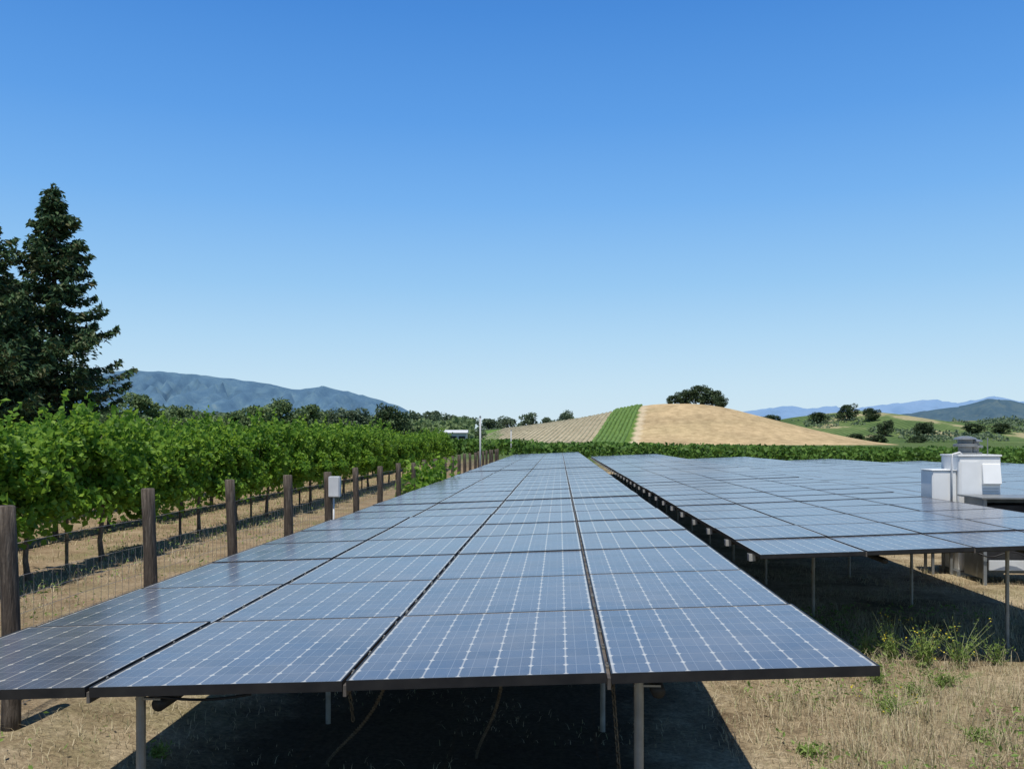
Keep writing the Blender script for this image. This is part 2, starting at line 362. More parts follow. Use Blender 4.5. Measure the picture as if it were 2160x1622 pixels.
def solar_array(X0, Y0, rows, zl, label, framed_rows, post_off, pale_ends=False, bolts=False, pstep=2.0):
    cols = 4; wid = cols*PW+(cols-1)*GX
    gx_ = X0+wid/2; base = gz(gx_, Y0)
    R = empty('solar_array', (X0, Y0, base), label, 'solar array', 'long solar arrays of four panel columns')
    zl -= base; cnt = 0; rest = []
    for r in range(rows):
        jz = random.uniform(-.005, .005); jr = random.uniform(-.004, .004)
        for c in range(cols):
            x = c*(PW+GX); y = r*(PD+GY); z = zl+TILT*x+jz
            rot = (jr+random.uniform(-.002,.002), -TILT+random.uniform(-.003,.003), 0)
            if cnt < 100:
                o = link('solar_panel', G_FR if r < framed_rows else G_PL, R)
                o.location = (x, y, z); o.rotation_euler = rot
                if r < framed_rows: link('panel_frame', FRAME, o)
            else: rest.append((x, y, z))
            cnt += 1
    if rest:
        vs = []; fs = []; mi = []; src = G_PL
        for x, y, z in rest:
            o0 = len(vs)
            for v in src.vertices:
                p = ROT @ v.co; vs.append((p.x+x, p.y+y, p.z+z))
            for p in src.polygons: fs.append(tuple(i+o0 for i in p.vertices)); mi.append(p.material_index)
        me = bpy.data.meshes.new('solar_panel'); me.from_pydata(vs, [], fs); me.materials.append(M_PANEL); me.materials.append(M_BLACK)
        me.polygons.foreach_set('material_index', mi)
        ul = me.uv_layers.new(name='UVMap'); su = src.uv_layers[0].data
        arr = np.array([d.uv[:] for d in su]); ul.data.foreach_set('uv', np.tile(arr, (len(rest), 1)).ravel())
        tag(link('solar_panel', me, R), 'far end of the array where its panels merge', kind='stuff')
    ln = rows*(PD+GY)
    for c in range(1, cols):
        x = c*(PW+GX)-GX/2; m = MB()
        m.box(x-.0065, x+.0065, .005, ln-.02, zl+TILT*x-.02, zl+TILT*x+.024)
        if bolts:
            for k in range(60):
                y = .16+k*(PD+GY)/4; zz = zl+TILT*x+.024
                m.box(x-.006, x+.006, y-.016, y+.016, zz, zz+.012, 1); m.tube([(x, y, zz+.01), (x, y, zz+.022)], .005, 6, 1)
        m.build('rail', [M_RAIL, M_STEEL], R)
    for r in range(rows):
        y = r*(PD+GY)+.42; m = MB()
        T = Matrix.Translation((0, y, zl-.006)) @ ROT
        x0 = -.03 if pale_ends else .06
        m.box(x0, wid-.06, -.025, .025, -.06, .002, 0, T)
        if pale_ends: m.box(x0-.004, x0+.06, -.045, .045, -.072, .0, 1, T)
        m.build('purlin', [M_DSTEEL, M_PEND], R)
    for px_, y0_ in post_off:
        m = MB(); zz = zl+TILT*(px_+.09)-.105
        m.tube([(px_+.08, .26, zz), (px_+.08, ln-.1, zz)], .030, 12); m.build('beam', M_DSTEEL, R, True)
        y = y0_
        while y < ln:
            g0 = gz(X0+px_, Y0+y)-base
            m = MB(); m.tube([(px_, y, g0-.05), (px_, y, zl+TILT*px_-.062)], .020, 12); m.box(px_-.02, px_+.09, y-.012, y+.012, zl+TILT*px_-.082, zl+TILT*px_-.074)
            m.build('post', M_STEEL, R, False); y += pstep*(PD+GY)
    return R
solar_array(-2.91, 3.5, 42, 1.03-.041*2.91-PH, 'nearest solar array filling the foreground, next to the vineyard fence', 25, ((1.12, .27), (3.24, .27)), bolts=True, pstep=2.4)
solar_array(1.98, 9.0, 37, .81-PH, 'second solar array, right of the nearest one, its front edge on tall posts', 14, ((1.22, 2.55), (2.78, .85)), True)
for X0, Y0, r_, lab in [(7.35, 18.6, 29, 'third solar array, just behind and right of the white inverter cabinet'),
                        (12.7, 24.0, 25, 'fourth solar array, beyond the third near the right edge'),
                        (18.0, 33.0, 18, 'distant solar array with its near end at the right edge of photo'),
                        (23.3, 43.0, 11, 'farthest and shortest solar array at the right, before the vineyard band')]:
    solar_array(X0, Y0, r_, .84-.024*X0-PH, lab, 0, ((.9, .3), (2.9, .3)))

# chains and cable
def chain(p0, p1, sag, label, rad=.008):
    p0, p1 = Vector(p0), Vector(p1); L = (p1-p0).length; n = int(L/.026); m = MB()
    org = p1.copy()
    for i in range(n):
        t0, t1 = i/n, (i+1)/n
        f = lambda t: p0.lerp(p1, t)+Vector((sag*.6*math.sin(t*6),0,-sag*4*t*(1-t)))-org
        c = (f(t0)+f(t1))/2; d = (f(t1)-f(t0)).normalized(); a = d.orthogonal().normalized(); b = d.cross(a)
        s_ = a if i % 2 else b
        m.tube([c+d*.018*math.cos(q)+s_*rad*math.sin(q) for q in [k*math.pi/4 for k in range(8)]], .0032, 5, closed=True)
    o = m.build('chain', M_RUST, None, True); o.location = org
    tag(o, label, 'chain')
def gp(px, py):
    z = EYE*F/(py-HZ)
    for _ in range(6):
        x, y = W(sl(px, z), z); z = (EYE-gz(x, y))*F/(py-HZ)
    x, y = W(sl(px, z), z); return Vector((x, y, gz(x, y)+.005))
def ap(px, py, z):
    x, y = W(sl(px, z), z); return Vector((x, y, hp(py, z)))
chain(ap(815, 1440, 4.45), gp(690, 1612), .03, 'rusty chain slanting left to the ground beneath the array')
chain(ap(1060, 1430, 4.45), gp(1005, 1600), .02, 'rusty chain hanging under the middle of the array front')
chain(ap(735, 1440, 4.45), ap(745, 1520, 4.5), .0, 'short rusty chain left of the slanting one beneath the array')
chain(ap(1292, 1436, 3.9), ap(1322, 1600, 4.0)-Vector((0,0,.5)), .0, 'rusty chain hanging beside the front right steel post')
m = MB(); pts = []
for i in range(15):
    t = i/14; p = ap(300+230*t, 1458+12*math.sin(t*3.1), 3.72); pts.append(p-Vector((0,0,.01)))
m.tube(pts, .006, 6); o = m.build('cable', M_BLACK, None, True); tag(o, 'black cable sagging under the front left edge of the array', 'cable')

# ------------------------------------------------------------ inverter and cabinet
gzi = gz(7, 15.7)
I = empty('power_inverter', (6.98, 15.7, gzi), 'white inverter cabinet with round steel vents on its roof', 'inverter')
m = MB(); m.box(-.38, .38, -.36, .38, 0, .10); m.build('base_plinth', M_GREYM, I, bevel=.008)
zt = 1.67-gzi
m = MB(); m.box(-.34, .34, -.34, .36, .10, zt-.02); m.build('cabinet', M_WHITE, I, bevel=.012)
m = MB(); m.box(-.355, .355, -.358, .375, zt-.019, zt+.012); m.build('roof', M_WHITE, I, bevel=.006)
m = MB(); m.box(-.74, -.345, -.26, .22, .45, 1.41-gzi); m.build('side_box', M_WHITE, I, bevel=.012)
m = MB(); m.box(-.755, -.342, -.275, .235, 1.412-gzi, 1.428-gzi); m.build('side_box_lid', M_WHITE, I, bevel=.005)
for s_ in (-.70, -.40):
    for q in (-.18, .12):
        m = MB(); m.box(s_-.02, s_+.02, q-.02, q+.02, 0, .452); m.build('leg', M_GREYM, I)
m = MB(); zh = zt-.13
m.add([(.03,-.343,zh), (.325,-.343,zh), (.325,-.343,zh-.36), (.03,-.343,zh-.36), (.03,-.36,zh-.012), (.325,-.36,zh-.012), (.325,-.415,zh-.34), (.03,-.415,zh-.34)],
      [(0,1,2,3), (4,7,6,5), (0,4,5,1), (2,6,7,3), (0,3,7,4), (1,5,6,2)])
m.build('vent_hood', M_WHITE, I, bevel=.006)
m = MB()
for k in range(5):
    z = zt-.56-k*.045; m.box(.05, .30, -.352, -.342, z, z+.022)
m.build('louvre', M_LGREY, I)
m = MB(); m.box(-.31, -.02, -.352, -.341, .2, zt-.1); dr = m.build('door', M_WHITE, I, bevel=.004)
m = MB(); m.box(-.07, -.045, -.385, -.353, .8, .95); m.build('handle', M_DSTEEL, dr, bevel=.004)
m = MB(); m.tube([(-.44, -.30, 1.0), (-.44, -.30, zt-.05), (-.42, -.30, zt+.02), (-.30, -.28, zt+.05), (-.26, -.28, zt+.012)], .016, 8); m.build('conduit', M_LGREY, I, True)
for cx, cy, k in [(-.08, .02, 1.0), (.10, .14, .85)]:
    m = MB(); b0 = zt+.013
    m.lathe([(.17*k, b0), (.17*k, b0+.03), (.11*k, b0+.035), (.11*k, b0+.13*k), (.19*k, b0+.13*k), (.19*k, b0+.17*k), (.12*k, b0+.19*k), (.12*k, b0+.25*k), (.18*k, b0+.25*k), (.17*k, b0+.28*k), (.05*k, b0+.31*k)], cx, cy)
    m.build('roof_vent', M_GREYM, I, False)
m = MB(); m.tube([(.19, -.2, zt+.012), (.19, -.2, zt+.30)], .008, 6); m.build('antenna', M_GREYM, I)

K = empty('equipment_cabinet', (7.42, 14.85, gz(7.42, 14.85)), 'low grey metal equipment cabinet with dark open front beside the white inverter', 'cabinet')
gk = gz(7.42, 14.85); tk = 1.03-gk
m = MB(); m.box(-.85, .85, -.46, .42, tk-.025, tk); m.build('top_panel', M_GREYM, K, bevel=.006)
m = MB(); m.box(-.76, -.73, -.36, .36, .1, tk-.027); m.box(.73, .76, -.36, .36, .1, tk-.027); m.box(-.728, .728, .32, .35, .1, tk-.027); m.build('side_panels', M_GREYM, K)
m = MB(); m.box(-.728, .728, -.30, .318, .35, tk-.13); m.build('inner_box', M_DARK, K, bevel=.01)
for x in (-.78, -.1, .78):
    m = MB(); m.box(x-.025, x+.025, -.42, -.375, 0, tk-.027); m.build('leg', M_GREYM, K)
m = MB(); m.box(-.70, .70, -.372, -.345, .24, .40); m.build('lower_panel', M_LGREY, K, bevel=.006)
m = MB(); m.tube([(-.9+.12*a, -.46, .52-.05*math.sin(a*1.1)-.02*a*.3) for a in range(14)], .012, 6)
m.build('slack_cable', M_BLACK, K, True)

# ------------------------------------------------------------ fence
FX = -3.72
R = empty('wire_fence', (FX, 3.8, gz(FX, 3.8)), 'wire mesh fence on round dark wooden posts between the vineyard and arrays', 'fence')
b0 = gz(FX, 3.8)
def post_mesh(h, r):
    m = MB(); pts = []; rad = []
    for i in range(9):
        t = i/8; pts.append((.012*math.sin(3*t+h*9), .012*math.cos(4*t+h*7), -.12+t*(h+.12))); rad.append(r*(1.06-.1*t)*random.uniform(.97, 1.03))
    pts.append((pts[-1][0], pts[-1][1], pts[-1][2]+.008)); rad.append(rad[-1]*.8)
    m.tube(pts, rad, 14); return m
ys = [3.8+2.1*i for i in range(25)]
for i, y in enumerate(ys):
    top = 1.5-.009*min(18, y-6)+random.uniform(-.02, .02)
    if i == 0: top = 1.5
    o = post_mesh(top-b0, random.uniform(.055, .067)).build('fence_post', M_WOOD, R, True)
    o.location = (random.uniform(-.02,.02), y-3.8, 0); o.rotation_euler = (random.uniform(-.012,.012), random.uniform(-.015,.015), 0)
m = MB(); L = ys[-1]-3.8
hs = [.08, .18, .28, .38, .48, .60, .72, .84, .98]
for h in hs:
    m.tube([(-.075+.006*math.sin(k*1.7), L*k/48, h+.008*math.sin(k*2.3+h*9)) for k in range(49)], .0019, 3)
y = 0
while y < 36: m.tube([(-.075, y, .06), (-.075, y+.004, .98)], .0018, 3); y += .12
m.tube([(-.075, L*k/48, 1.22+.01*math.sin(k*3)) for k in range(49)], .002, 3)
m.build('wire_mesh', M_WIRE, R)
E = empty('meter_box', (FX+.15, 14.18, 1.02), 'light grey electrical box mounted on a wooden fence post', 'electrical box')
m = MB(); m.box(-.09, .09, -.07, .05, 0, .33); m.build('housing', M_LGREY, E, bevel=.01)
m = MB(); m.box(-.08, .08, -.083, -.072, .012, .318); m.build('door', M_LGREY, E, bevel=.004)
m = MB(); m.box(-.12, .06, .052, .07, .06, .1); m.box(-.12, .06, .052, .07, .24, .28); m.build('bracket', M_DSTEEL, E)
m = MB(); m.tube([(-.02, 0, .002), (-.02, 0, -1.08)], .014, 8); m.build('conduit', M_LGREY, E, True)
for px, X, lab in [(1013, -3.4, 'tall pale steel pole standing by the fence at mid distance'), (1078, -3.4, 'thin pale pole at the far end of the fence')]:
    z = X/((px-1080)/F-.0525); top = hp(880 if px == 1013 else 908, z); x, y = W(sl(px, z), z)
    P_ = empty('steel_pole', (x, y, gz(x, y)), lab, 'pole')
    r = .038
    m = MB(); m.tube([(0,0,-.1), (0,0,top-gz(x,y))], r, 10); m.build('shaft', M_POLE, P_, True)
    m = MB(); m.tube([(0,0,top-gz(x,y)), (0,0,top-gz(x,y)+.06)], [r*1.3, r*.8], 10); m.build('cap', M_GREYM, P_)
    m = MB(); m.box(-.12, .12, -.12, .12, -.05, .04); m.build('footing', M_GREYM, P_)

# ------------------------------------------------------------ grapevines
def vine_meshes(nl, size):
    C = []
    cl = [(random.gauss(0, .62), random.gauss(0, .18), random.uniform(.90, 1.74), random.uniform(.17, .32)) for _ in range(28)]
    for i in range(nl):
        cy, cx, cz, r = random.choice(cl)
        v = Vector((random.gauss(0,1), random.gauss(0,1), random.gauss(0,1))).normalized()*r*random.uniform(.5, 1.06)
        C.append((cx+v.x*.95, max(-1.25, min(1.25, cy+v.y*1.15)), max(.56, cz+v.z)))
    for s_ in range(38):                         # upright and arching shoots
        y0 = random.uniform(-1.05, 1.05); x0 = random.gauss(0, .18); a = random.gauss(0, .22); b = random.gauss(0, .22); h = random.uniform(.15, .52)
        if random.random() < .16: h += .26
        for k in range(19):
            t = k/18; C.append((x0+a*t*t+random.gauss(0,.026), y0+b*t*t+random.gauss(0,.026), 1.72+h*t))
    for s_ in range(28):                         # hanging shoots
        y0 = random.gauss(0, .7); x0 = random.choice((-1,1))*random.uniform(.12,.42); h = random.uniform(.15, .60)
        for k in range(16): C.append((x0+random.gauss(0,.05), y0+random.gauss(0,.07), 1.08-h*k/16))
    V, Fc = leaf_cloud(C, rng.uniform(size*.55, size*1.25, len(C)), (.35,-.45,.55), .95)
    fol = npmesh('foliage', V, Fc, M_VINE)
    m = MB(); j = lambda: random.uniform(-.04, .04)
    m.tube([(0,0,-.05), (j(),j(),.3), (j(),j(),.6), (j(),j(),.92), (0,0,1.1)], [.050,.038,.034,.038,.03], 8)
    for sg in (-1, 1): m.tube([(0,0,.95), (j(),sg*.25,1.05), (j(),sg*.6,1.07), (j(),sg*.95,1.06)], [.032,.026,.022,.014], 6)
    for k in range(8):
        y0 = random.uniform(-.8, .8); m.tube([(0,y0,1.05), (j()*2,y0+j(),1.45), (j()*4,y0+j()*2,1.8)], [.008,.006,.004], 4)
    return fol, m.mesh('trunk', M_VTRUNK, True)
VM = [vine_meshes(6400, .098) for _ in range(6)]
ORD = ['first', 'second', 'third', 'fourth', 'fifth', 'sixth', 'seventh', 'eighth']
def put_vine(x, y, label, group, k):
    r = empty('grapevine', (x, y, gz(x, y)), label, 'grapevine', group)
    r.rotation_euler = (0,0, random.uniform(-.06,.06)); s_ = random.uniform(.91, 1.10); r.scale = (s_, 1.0, s_*random.uniform(.97,1.05))
    fol, tr = VM[k % 6]; link('trunk', tr, r); link('foliage', fol, r)
for i in range(25):
    y = 8.0+2.0*i; x = -7.3+random.uniform(-.06,.06)
    vi = i-2
    if 0 <= vi < 8: lab = 'leafy grapevine in the row behind the fence, ' + ORD[vi] + ' from the left edge'
    elif vi < 0: lab = 'leafy grapevine at the near end of the front row, left of the photo'
    else: lab = 'leafy grapevine toward the far end of the row behind the fence'
    put_vine(x, y, lab, 'grapevines in the front row behind the fence', random.randrange(6))
for rx, w in ((-9.8, 'second'), (-12.3, 'third')):
    for i in range(24):
        put_vine(rx, 9+2.0*i+random.uniform(-.1,.1), 'grapevine of the %s row back, seen between front row trunks' % w, 'grapevines of the %s row' % w, random.randrange(6))
for ri, rx in enumerate((-7.3, -9.8, -12.3)):
    m = MB()
    for h in (.45, 1.08, 1.6): m.tube([(0, 50*k/25, h+.01*math.sin(k*2)) for k in range(26)], .003 if h > .5 else .006, 4)
    o = m.build('trellis_wire', M_DARK, None); o.location = (rx+.02, 7.5, gz(rx, 10)); tag(o, 'trellis wires and drip hose strung along the %s vine row' % ['front', 'second', 'third'][ri], 'wire')
    for i in range(12):
        y = 9+4*i; m = MB(); m.tube([(0,0,-.1), (0,0,1.7)], .026, 8); m.box(-.015, .015, -.2, .2, 1.50, 1.53)
        o = m.build('trellis_stake', M_RUST if i % 2 else M_WOOD, None); o.location = (rx, y, gz(rx, y))
        tag(o, 'slim brown trellis stake standing in the %s vine row' % ['front', 'second', 'third'][ri], 'stake', 'stakes of the %s vine row' % ['front', 'second', 'third'][ri])
C = []
for s_ in range(46):
    y0 = random.gauss(0, 1.0); x0 = random.gauss(0, .25); h = random.uniform(.7, 1.45); a = random.gauss(0, .3); bx = random.uniform(-.1, .35)
    for k in range(40): t = random.random(); C.append((x0+random.gauss(0,.06)+bx*t, y0+a*t+random.gauss(0,.07), .15+h*t-.25*bx*t*t))
xb, yb = W(sl(880, 24.0), 24.0)
B = empty('climbing_vine', (-3.62, yb, gz(-3.62, yb)), 'bright green vine sprawling over the fence wires before the pole', 'vine')
V, Fc = leaf_cloud(C, rng.uniform(.08, .16, len(C)), (.5,-.6,.6), .95); link('foliage', npmesh('foliage', V, Fc, M_VINE), B)
m = MB()
for k in range(5): m.tube([(0,-.4+.2*k,-.05), (random.gauss(0,.05),-.45+.25*k,.5), (random.gauss(0,.1),-.6+.3*k,1.05)], [.03,.02,.01], 6)
m.build('trunk', M_VTRUNK, B, True)

# far vineyard band
cl = []
for k in range(9):
    Y = 62+3.0*k if k < 6 else 80+6*(k-5)
    n = 4200 if k < 3 else 2000
    xs = rng.uniform(-14, 64+1.2*k, n)
    hh = 1.72+.22*np.array([noise.noise(Vector((x*.55, Y, 2))) for x in xs])
    zz = rng.uniform(.30, 1.0, n)**.7*hh
    zs = np.array([gz(x, Y) for x in xs])+zz+.12
    C = np.stack([xs, Y+rng.normal(0, .28, n), zs], 1)
    cl.append(leaf_cloud(C, rng.uniform(.18, .42, n), (0,-.4,.6), .9))
V, Fc = cat_clouds(cl)
tag(link('vineyard', npmesh('vineyard', V, Fc, M_VINEF)), 'green band of vineyard rows beyond the far end of the arrays', 'vineyard', kind='stuff')

# ------------------------------------------------------------ conifers
def conifer(px, z, top_py, rad, label, seed, whorl=.50, den=40, nbr=7):
    random.seed(seed); x, y = W(sl(px, z), z); g0 = gz(x, y); H = hp(top_py, z)-g0
    R = empty('redwood_tree', (x, y, g0), label, 'tree')
    m = MB(); m.tube([(0,0,-.3), (0,0,H*.3), (.05,0,H*.6), (.03,.03,H*.98)], [.26,.20,.11,.02], 9)
    C = []; T = []; SZ = []
    h = .9
    while h < H-.15:
        t = h/H
        Lm = rad*min(1, (1-t)/.60)**.85*(1 if t > .38 else .76+.24*t/.38)+.10
        nb = nbr if t < .75 else 6
        a0 = random.uniform(0, 6.28); wl = random.uniform(.82, 1.12)
        for b in range(nb):
            if random.random() < .08: continue
            a = a0+6.283*b/nb+random.uniform(-.3, .3); L = Lm*wl*random.uniform(.68, 1.08); hb = h+random.uniform(-.10,.10)
            pts = []
            dr = random.uniform(.18, .36)*(1.15-t)
            for q in range(6):
                s_ = q/5; rr = L*s_
                pts.append(Vector((math.cos(a)*rr, math.sin(a)*rr, hb-dr*L*math.sin(s_*2.2)+.18*L*s_**2.2)))
            m.tube(pts, [.04*(1-t)+.012, .028*(1-t)+.01, .018, .012, .008, .004], 4)
            n = int(den*L+20)
            for q in range(n):
                s_ = .08+.96*random.random()**.78; i = min(4, int(s_*5)); p = pts[i].lerp(pts[i+1], min(1.1, s_*5-i))
                side = random.gauss(0, .12+.20*L*(1.08-s_)*min(1, s_*2.4))
                p = p+Vector((-math.sin(a)*side, math.cos(a)*side, random.gauss(-.07, .07)-abs(side)*.32))
                sg = 1 if side > 0 else -1
                T.append((math.cos(a)*.8-math.sin(a)*sg*.8, math.sin(a)*.8+math.cos(a)*sg*.8, -.40)); C.append(tuple(p)); SZ.append(random.uniform(.14, .34))
        h += whorl*random.uniform(.8, 1.2)*(1 if t < .7 else .62)
    for q in range(70): C.append((random.gauss(0,.06), random.gauss(0,.06), H-random.random()*.8)); T.append((0,0,1)); SZ.append(.2)
    m.build('trunk', M_BARK, R, True)
    V, Fc = leaf_cloud(C, np.array(SZ), (0,-.35,1.0), .42, np.array(T))
    link('crown', npmesh('crown', V, Fc, M_RED), R)
conifer(112, 36, 388, 2.72, 'tall dark redwood tree with its whole pointed crown in view at left', 3, .48, den=92)
conifer(-62, 33, 375, 2.85, 'dark redwood tree cut off by the left edge of the photo', 5, .42, den=92, nbr=8)
conifer(14, 41, 575, 3.3, 'shorter dark redwood standing between the two tall ones', 8, .42, 80, 8)
random.seed(21)

# ------------------------------------------------------------ broadleaf trees
def tree_mesh(H, Wd, lobes, nl, ls, mat, low=.22):
    C = []; m = MB(); lc = []
    for i in range(lobes):
        a = random.uniform(0, 6.28); t = (i+random.random())/lobes; zc = H*(low+.12+(.76-low)*t); rr = Wd*.5*math.sqrt(max(.05, 1-((t-.30)/.82)**2))*random.uniform(.2, .82)
        lc.append((math.cos(a)*rr, math.sin(a)*rr, zc, random.uniform(.11, .20)*Wd))
    lc.append((0, 0, H*.82, .15*Wd))
    for i in range(nl):
        cx, cy, cz, r = random.choice(lc)
        v = Vector((random.gauss(0,1), random.gauss(0,1), random.gauss(0,1))).normalized()*r*random.uniform(.55, 1.1)
        C.append((cx+v.x, cy+v.y, max(H*low*.7, cz+v.z*.8)))
    m.tube([(0,0,-.5), (.1,0,H*.15), (0,.1,H*.35), (0,0,H*.7)], [.04*H,.032*H,.025*H,.008*H], 8)
    for cx, cy, cz, r in lc[:8]: m.tube([(0,0,H*.25), (cx*.5, cy*.5, (H*.25+cz)*.5+.02*H), (cx, cy, cz)], [.018*H,.012*H,.004*H], 5)
    V, Fc = leaf_cloud(C, rng.uniform(ls*.6, ls*1.3, len(C)), (0,-.35,.55), .9)
    return npmesh('crown', V, Fc, mat), m.mesh('trunk', M_BARK, True)
TM = {'oak': [tree_mesh(8, 9, 22, 3800, .45, M_OAK, .06) for _ in range(3)],
      'green': [tree_mesh(8, 7.5, 18, 3200, .42, M_GTREE, .04) for _ in range(3)],
      'blue': [tree_mesh(8, 8, 18, 3200, .42, M_BTREE, .03) for _ in range(3)]}
def put_tree(kind, k, px, z, base_h, top_py, wpx, label, group, name='oak_tree'):
    x, y = W(sl(px, z), z); H = hp(top_py, z)-base_h; wd = wpx/F*z
    r = empty(name, (x, y, base_h), label, 'tree', group, random.uniform(0, 6.28))
    cr, tr = TM[kind][k % 3]; bw = 9 if kind == 'oak' else 7.8
    r.scale = (wd/bw*1.05, wd/bw*1.05, H/8.0)
    link('trunk', tr, r); link('crown', cr, r)
gT = 'trees in the line behind the vineyard'
TL = [(235, 854, 100, 120, 'green', 'olive green tree low against the right foot of the redwood'),
      (297, 824, 125, 140, 'green', 'olive green round tree just right of the redwoods'),
      (372, 850, 90, 165, 'green', 'small green tree right of the round olive tree'),
      (425, 864, 110, 190, 'blue', 'low dark tree beneath the left mountain ridge'),
      (490, 864, 110, 175, 'green', 'low broad tree left of the brighter green pair'),
      (543, 850, 110, 170, 'green', 'green tree left of the tallest green crown'),
      (592, 838, 120, 165, 'green', 'tallest bright green tree in the middle of the tree line'),
      (648, 850, 110, 170, 'green', 'green tree right of the tallest green crown'),
      (695, 861, 100, 180, 'blue', 'dark tree below the second mountain hump'),
      (748, 859, 100, 180, 'blue', 'dark broad tree left of the darkest round crown'),
      (820, 852, 84, 170, 'oak', 'darkest round tree near the end of the mountain ridge'),
      (778, 872, 80, 200, 'blue', 'low tree filling the gap left of the darkest round crown'),
      (868, 866, 85, 200, 'blue', 'bushy tree right of the darkest round crown'),
      (905, 864, 85, 220, 'blue', 'bushy tree above the end of the vine row'),
      (945, 871, 85, 250, 'blue', 'bushy tree behind the white building'),
      (985, 877, 80, 300, 'blue', 'small bushy tree left of the tall pole'),
      (1030, 881, 80, 390, 'blue', 'small tree on the low rise right of the tall pole'),
      (1068, 879, 70, 400, 'blue', 'small tree on the low rise above the far pole'),
      (1115, 870, 62, 420, 'blue', 'dark small tree at the left foot of the tan hill'),
      (1150, 878, 50, 420, 'blue', 'tiny tree right of the dark one at the hill foot'),
      (1190, 867, 60, 430, 'blue', 'pale hazy tree peeking over the striped hillside')]
for i, (px, top, w, z, kind, lab) in enumerate(TL):
    put_tree(kind, i, px, z, 0 if z < 350 else .5, top, w, lab, gT, 'broadleaf_tree')
C = []; SZ = []
for i in range(17000):
    px = random.uniform(190, 1000); z = random.uniform(185, 270); t = (px-190)/810
    top = 869+19*t+9*noise.noise(Vector((px*.018, 1, z*.02)))+6*noise.noise(Vector((px*.06, 5, z*.05)))
    x, y = W(sl(px, z), z); C.append((x, y, max(.3, hp(top, z)*random.random()**.45))); SZ.append(random.uniform(.5, 1.2))
V, Fc = leaf_cloud(C, np.array(SZ), (0,-.4,.6), .9)
tag(link('woodland', npmesh('woodland', V, Fc, M_GTREE)), 'continuous low woodland band behind the vineyard at left', 'woodland', kind='stuff')

# white building
z = 170; x, y = W(sl(958, z), z)
Bd = empty('farm_building', (x, y, 0), 'long low white farm building at the end of the vine row', 'building', None, PSI)
hb = hp(913, z); ht = hp(908, z); bw = 27/F*z
m = MB(); m.box(-bw, bw, -2.5, 2.5, -.1, hb); m.build('wall', M_POLE, Bd)
m = MB(); bw += .25; m.add([(-bw,-2.9,hb+.01), (bw,-2.9,hb+.01), (bw,2.9,hb+.01), (-bw,2.9,hb+.01), (-bw,0,ht+.1), (bw,0,ht+.1)], [(0,1,5,4), (2,3,4,5), (0,4,3), (1,2,5), (0,3,2,1)]); m.build('roof', M_LGREY, Bd)
for q in (-1.6, 0, 1.6):
    m = MB(); m.box(q-.6, q+.6, -2.53, -2.49, .6, 2.4); m.build('window', M_DARK, Bd)

# ------------------------------------------------------------ hills
def ridge(lst, z):
    xs = [sl(p, z) for p, q in lst]; hs = [hp(q, z) for p, q in lst]
    return lambda x: np.interp(x, xs, hs)
def sm(t): t = min(1, max(0, t)); return t*t*(3-2*t)
GR = ridge([(760,932), (880,925), (960,915), (1040,907), (1100,901), (1200,887), (1290,868), (1355,854), (1400,851), (1430,850), (1490,853), (1540,863), (1600,880), (1680,904), (1740,923), (1790,938), (1830,950), (1880,958)], 350)
def GH(xc, z):
    f = sm((z-262)/(350-262))**.85 if z < 350 else 1-sm((z-350)/120)
    r_ = (GR(xc)+GR(xc-4)+GR(xc+4)+GR(xc-8)+GR(xc+8))/5
    return r_*f + .35*noise.noise(Vector((xc*.04, z*.04, 1)))*f - .6*(1-f)
def b1(z): return 40.5+(z-350)*.223
def b2(z): return 50.6+(z-350)*.194
xs = np.arange(-75, 150, 1.4); zs = np.arange(256, 474, 2.4)
V = []; CLR = []
for z in zs:
    for xc in xs:
        x, y = W(xc, z); V.append((x, y, GH(xc, z)))
        n1 = noise.noise(Vector((xc*.06, z*.06, 5))); n2 = noise.noise(Vector((xc*.35, z*.2, 8))); n3 = noise.noise(Vector((xc*.025, z*.06, 12)))
        gold = np.array((.41,.312,.185))*(1+.26*n1+.22*n2); gold = gold*(1-.35*max(0, n3)) + np.array((.05,.055,.025))*max(0, n3)
        tan = np.array((.34,.30,.215))*(1+.14*n1+.12*n2)
        grn = np.array((.095,.165,.040))*(1+.2*n2)
        if xc < b1(z): c = tan
        elif xc < b2(z): c = grn
        elif xc < b2(z)+2.4: c = np.array((.47,.39,.27))
        else: c = gold
        if xc < -4+2*n1: c = grn*1.1
        elif z < 272+4*n1 and xc < b2(z): c = np.array((.48,.41,.30))
        CLR.append((*c, 1))
nx = len(xs); Fc = [(j*nx+i, j*nx+i+1, (j+1)*nx+i+1, (j+1)*nx+i) for j in range(len(zs)-1) for i in range(nx-1)]
mh, nt, b = new_mat('hill_soil'); at = N(nt, 'ShaderNodeVertexColor'); at.layer_name = 'Col'
tc = N(nt, 'ShaderNodeTexCoord'); no = N(nt, 'ShaderNodeTexNoise'); no.inputs['Scale'].default_value = .4; no.inputs['Detail'].default_value = 10; no.inputs['Roughness'].default_value = .78; nt.links.new(tc.outputs['Object'], no.inputs['Vector'])
r3 = ramp(nt, [(.60,.57,.50), (1.28,1.28,1.25)], [.32,.68]); nt.links.new(no.outputs[0], r3.inputs[0])
mx = N(nt, 'ShaderNodeMix', data_type='RGBA', blend_type='MULTIPLY'); mx.inputs[0].default_value = .85
nt.links.new(at.outputs[0], mx.inputs[6]); nt.links.new(r3.outputs[0], mx.inputs[7]); nt.links.new(mx.outputs[2], b.inputs['Base Color']); b.inputs['Roughness'].default_value = 1; b.inputs['Specular IOR Level'].default_value = .05
me = npmesh('hill', V, Fc, mh, True); ca = me.color_attributes.new('Col', 'FLOAT_COLOR', 'POINT'); ca.data.foreach_set('color', np.array(CLR, dtype=np.float32).ravel())
tag(link('hill', me), kind='structure')
